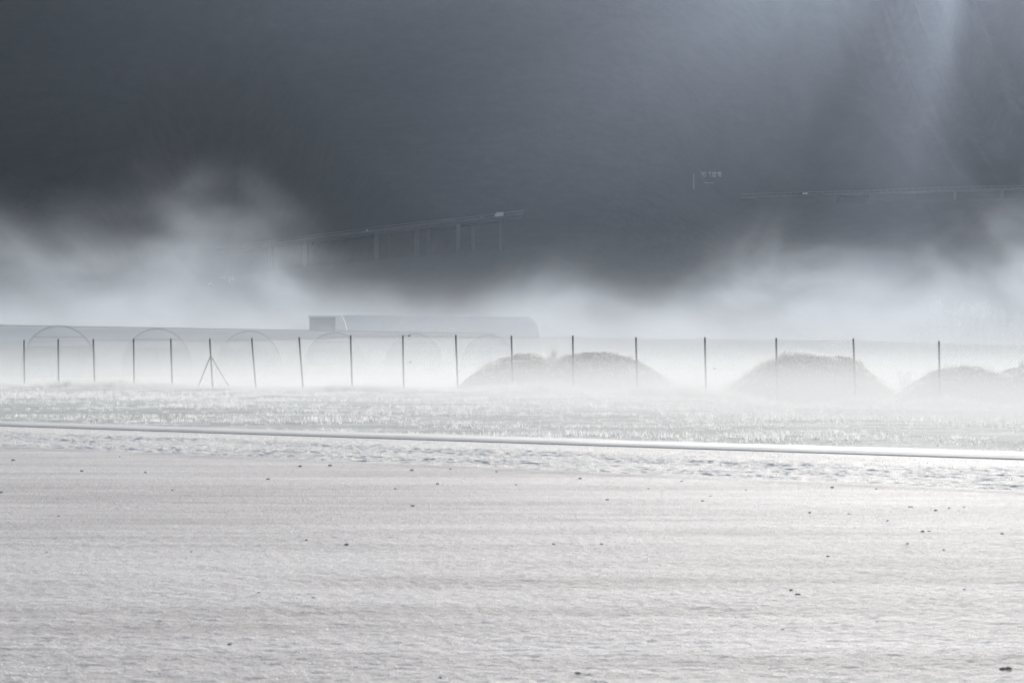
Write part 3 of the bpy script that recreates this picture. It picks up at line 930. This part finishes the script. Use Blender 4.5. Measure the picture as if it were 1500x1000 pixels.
mound(1295, 1600, 79.0, [(1280, 604), (1305, 588), (1325, 572), (1345, 557), (1365, 546), (1385, 541), (1410, 538), (1435, 539), (1442, 543), (1470, 543), (1485, 538), (1505, 534),
      (1540, 533), (1580, 545), (1620, 580)], "low long earth mound running out of the right edge of the photo", 3.0, 401, 0.9)

def shrub(px, py, Y, h, label, n=26):
    p = at(px, py, Y); g = at(px, py + h, Y)
    root = empty("shrub", g); tag(root, label, "shrub")
    H = p.z - g.z; st_ = MB(); lf = MB()
    for k in range(n):
        a_ = random.uniform(0, 6.28); l = H * random.uniform(.55, 1.0); sp = random.uniform(.05, .32) * H
        e = Vector((math.cos(a_) * sp, math.sin(a_) * sp, l))
        st_.tube([(0, 0, -0.05), e * .5 + Vector((0, 0, .05)), e], 0.009, 4, 0.004)
        for j in range(12):
            c = e * random.uniform(.4, 1.02) + Vector((random.gauss(0, .03), random.gauss(0, .03), random.gauss(0, .03)))
            d = Vector((random.gauss(0, 1), random.gauss(0, 1), random.gauss(0, 1))).normalized() * 0.03
            d2 = d.orthogonal().normalized() * .013
            lf.add([c - d, c + d2, c + d, c - d2], [(0, 1, 2, 3)])
    st_.build("stem", M['bark'], root); f = lf.build("leaves", M['weed'], root); f["kind"] = "stuff"
shrub(1325, 542, 86.0, 42, "spindly frosted shrub in the gap between the two right-hand mounds")
shrub(1262, 527, 82.5, 22, "small twiggy shrub on the right shoulder of the flat-topped mound", 16)
shrub(812, 508, 92.5, 22, "frosted weedy shrub in the saddle of the double-humped mound", 20)
shrub(1495, 527, 79.5, 16, "frosted twiggy shrub on the low mound by the right edge of the photo", 14)

# ------------------------------------------------------------ clods on the field
def clod_mesh(k):
    import bmesh
    bm = bmesh.new(); bmesh.ops.create_icosphere(bm, subdivisions=2, radius=0.5)
    r = random.Random(40 + k)
    dirs = [Vector((r.gauss(0, 1), r.gauss(0, 1), r.gauss(0, 1))).normalized() for _ in range(6)]
    for v in bm.verts:
        d = v.co.normalized(); q = 1.0
        for e in dirs: q += 0.30 * max(0, d.dot(e)) ** 3 - 0.14 * max(0, -d.dot(e)) ** 2
        v.co = d * 0.42 * q; v.co.z = max(v.co.z * 0.75, -0.18)
    me = bpy.data.meshes.new("clod"); bm.to_mesh(me); bm.free(); me.materials.append(M['clod']); return me
cm = [clod_mesh(k) for k in range(5)]
CL = [(3,721,6),(69,808,4),(281,808,5),(449,791,6),(508,798,7),(604,741,7),(579,716,5),(641,709,6),(742,808,6),(394,702,6),(252,718,4),(86,756,4),(298,850,6),(380,868,6),(458,875,5),(337,943,7),
      (522,978,10),(645,992,8),(756,710,5),(850,701,6),(999,705,5),(889,732,6),(843,757,4),(811,797,6),(881,797,5),(1028,734,6),(1093,718,5),(1186,751,6),(1243,753,5),(1299,763,5),(1332,743,8),
      (1370,748,7),(1390,744,5),(1412,743,4),(1351,778,6),(1360,778,5),(1467,782,7),(1329,796,5),(1382,805,4),(1252,773,4),(1218,714,6),(1283,716,4),(1212,815,7),(1221,852,4),(1158,864,6),(1170,871,10),
      (1284,910,5),(1146,922,8),(846,986,11),(1413,863,5),(20,674,6),(120,690,7),(213,692,5),(440,683,6),(603,689,6),(483,682,6),(660,687,5),(727,691,5),(176,669,4),(950,716,4),(1040,727,4)]
CLABEL = {(846, 986): "large dark clod at the very bottom edge of the field, right of the middle",
          (522, 978): "dark clod at the bottom of the field, left of the middle",
          (645, 992): "flat dark clod close to the bottom edge, left of the largest one there",
          (1170, 871): "larger, nearer one of the two close clods on the right half of the field",
          (1158, 864): "smaller, farther one of the two close clods on the right half of the field",
          (1146, 922): "lone dark clod low on the right half of the field, below the close pair",
          (337, 943): "upright dark clod low on the left quarter of the field",
          (3, 721): "dark clod touching the left edge of the photo",
          (120, 690): "lone dark clod just below the rough soil strip near the left edge",
          (1467, 782): "rightmost dark clod of the upper field, near the right edge of the photo"}
for i, (px, py, w) in enumerate(CL):
    p = on_flat(px, py); o = link("clod", cm[i % 5], None)
    s_ = w / F_PX * p.y
    o.location = p + Vector((0, 0, s_ * 0.12)); o.scale = (s_ * 1.0, s_ * 0.9, s_ * random.uniform(0.4, 0.65)); o.rotation_euler = (0, 0, random.uniform(0, 6.28))
    tag(o, CLABEL.get((px, py), "small dark clod of earth lying on the frosted field"), "clod", "dark clods scattered over the frosted field")
for (px, lb) in ((1468, "left half of the broken dark clod in the bottom right corner"), (1477, "right half of the broken dark clod in the bottom right corner")):
    p = on_flat(px, 980); o = link("clod", cm[1], None); s_ = 11 / F_PX * p.y
    o.location = p + Vector((0, 0.002 * (px - 1470), s_ * 0.12)); o.scale = (s_, s_ * .9, s_ * .8); o.rotation_euler = (0, 0, px)
    tag(o, lb, "clod", "dark clods scattered over the frosted field")

# ------------------------------------------------------------ haze and mist
def volume_box(name, lo, hi, mat, label):
    lo, hi = Vector(lo), Vector(hi)
    o = MB().box((lo + hi) / 2, hi - lo).build(name, mat); tag(o, label, name, kind="stuff"); return o

t = NT("haze_air")
pv = t.n("ShaderNodeVolumePrincipled")
pv.inputs["Color"].default_value = (0.66, 0.778, 1.0, 1)
pv.inputs["Density"].default_value = 2.3e-5
pv.inputs["Anisotropy"].default_value = 0.72
volume_box("haze", (-2450, -230, -2.0), (2450, 3760, 800), t.vol(pv.outputs[0]), "thin blue haze filling the whole valley")

def mist_mat(name, aniso, color, build, step):
    t = NT(name); c = t.coord()
    sep = t.n("ShaderNodeSeparateXYZ"); t.set(sep.inputs[0], c)
    d = build(t, c, *sep.outputs)
    pv = t.n("ShaderNodeVolumePrincipled")
    pv.inputs["Color"].default_value = (*color, 1); pv.inputs["Anisotropy"].default_value = aniso
    t.set(pv.inputs["Density"], d)
    m = t.vol(pv.outputs[0])
    m.cycles.volume_step_rate = step
    return m

def curve(t, v, pts):
    nd = t.n("ShaderNodeFloatCurve"); t.set(nd.inputs["Value"], v)
    c = nd.mapping.curves[0]
    c.points[0].location = pts[0]; c.points[1].location = pts[-1]
    for p in pts[1:-1]: c.points.new(*p)
    nd.mapping.update(); return nd.outputs[0]

def near_mist(t, c, x, y, z):
    s = t.math('ADD', t.math('MULTIPLY', x, 0.714), t.math('MULTIPLY', y, 0.700))
    right = t.rng(x, -6.0, 1.5)
    far = t.rng(y, 100.0, 135.0, 0.0, 0.28)
    m = t.math('MAXIMUM', right, far)
    m = t.math('MULTIPLY', m, t.rng(s, 30.0, 46.0))
    m = t.math('MULTIPLY', m, t.rng(y, 150.0, 190.0, 1.0, 0.0))
    n = t.noise(0.10, 2.0, 0.5, vec=c, stretch=(1, 1, 2.5))
    top = t.math('ADD', 0.35, t.math('MULTIPLY', n, 1.5))
    low = t.math('MULTIPLY', t.math('POWER', t.rng(t.math('DIVIDE', z, top), -0.35, 1.0, 1.0, 0.0), 1.5), m)
    veil = t.math('MULTIPLY', t.rng(x, -16.0, 11.0, 0.44, 1.0), t.math('MULTIPLY', t.rng(s, 17.0, 42.0), t.rng(y, 90.0, 120.0, 1.0, 0.2)))
    veil = t.math('MULTIPLY', veil, t.math('MULTIPLY', t.rng(z, 0.3, 1.75, 1.0, 0.0), t.rng(n, 0.2, 0.75, 0.55, 1.25)))
    return t.math('ADD', t.math('MULTIPLY', low, 0.042), t.math('MULTIPLY', veil, 0.038))
volume_box("mist", (-48, 19, -0.75), (44, 192, 3.8), mist_mat("ground_mist", 0.20, (0.93, 0.965, 1.0), near_mist, 0.5), "white ground mist lying over the verge and round the mounds' feet")

def mid_mist(t, c, x, y, z):
    n = t.noise(0.035, 2.0, 0.5, vec=c, stretch=(1, 1, 2.0))
    m = t.math('MULTIPLY', t.rng(x, -6.0, 12.0, 1.0, 1.02), t.math('MULTIPLY', t.rng(y, 112, 140), t.rng(y, 285, 325, 1.0, 0.0)))
    top = t.math('MULTIPLY', t.math('ADD', t.rng(x, -6.0, 12.0, 6.4, 6.3), t.rng(y, 215.0, 290.0, 0.0, 4.6)), t.math('ADD', 0.4, n))
    h = t.rng(t.math('DIVIDE', z, top), -0.2, 1.0, 1.0, 0.0)
    return t.math('MULTIPLY', t.math('MULTIPLY', h, m), 0.0128)
volume_box("mist", (-62, 110, -0.8), (66, 328, 13.0), mist_mat("field_mist", 0.06, (0.91, 0.955, 1.0), mid_mist, 0.45), "pale mist over the field behind the mounds")

K = 390.0 / F_PX
tops_px = [(-120, 330), (0, 332), (60, 315), (130, 303), (200, 292), (270, 278), (330, 268), (400, 296), (450, 350), (510, 392), (570, 420), (630, 438), (700, 420), (760, 378), (820, 362), (880, 388),
           (930, 402), (1000, 372), (1060, 345), (1130, 320), (1230, 306), (1330, 310), (1420, 322), (1500, 300), (1620, 300)]
def back_mist(t, c, x, y, z):
    pts = [((px + 120) / 1740.0, ((HZ - py) * K + 1) / 60.0) for px, py in tops_px]
    top = t.math('MULTIPLY', curve(t, t.rng(x, (-870) * K, (870) * K, 0, 1, 'LINEAR'), pts), 60.0)
    n = t.noise(0.06, 4.0, 0.55, vec=c, stretch=(0.9, 0.6, 1.25), dist=0.7)
    n2 = t.noise(0.014, 2.0, 0.5, vec=c)
    w = t.math('ADD', t.math('MULTIPLY', t.math('SUBTRACT', n, 0.5), 2.1), t.math('MULTIPLY', t.math('SUBTRACT', n2, 0.5), 1.0))
    q = t.math('ADD', t.math('DIVIDE', z, top), w)
    h = t.math('POWER', t.rng(q, 0.0, 1.25, 1.0, 0.0), 2.0)
    m = t.math('MULTIPLY', t.rng(y, 332, 360), t.rng(y, 420, 450, 1.0, 0.0))
    edge = t.math('MULTIPLY', t.rng(z, 48, 58, 1.0, 0.0), m)
    base = t.math('MULTIPLY', t.math('MULTIPLY', t.rng(z, 3.0, 24.0, 1.0, 0.0), edge), 0.0015)
    return t.math('ADD', t.math('MULTIPLY', t.math('MULTIPLY', h, edge), 0.0105), base)
volume_box("mist", (-870 * K, 330, -0.8), (870 * K, 452, 60), mist_mat("mist_bank", 0.35, (0.80, 0.885, 1.0), back_mist, 0.3), "billowing bank of mist rising in front of the dark hillside")
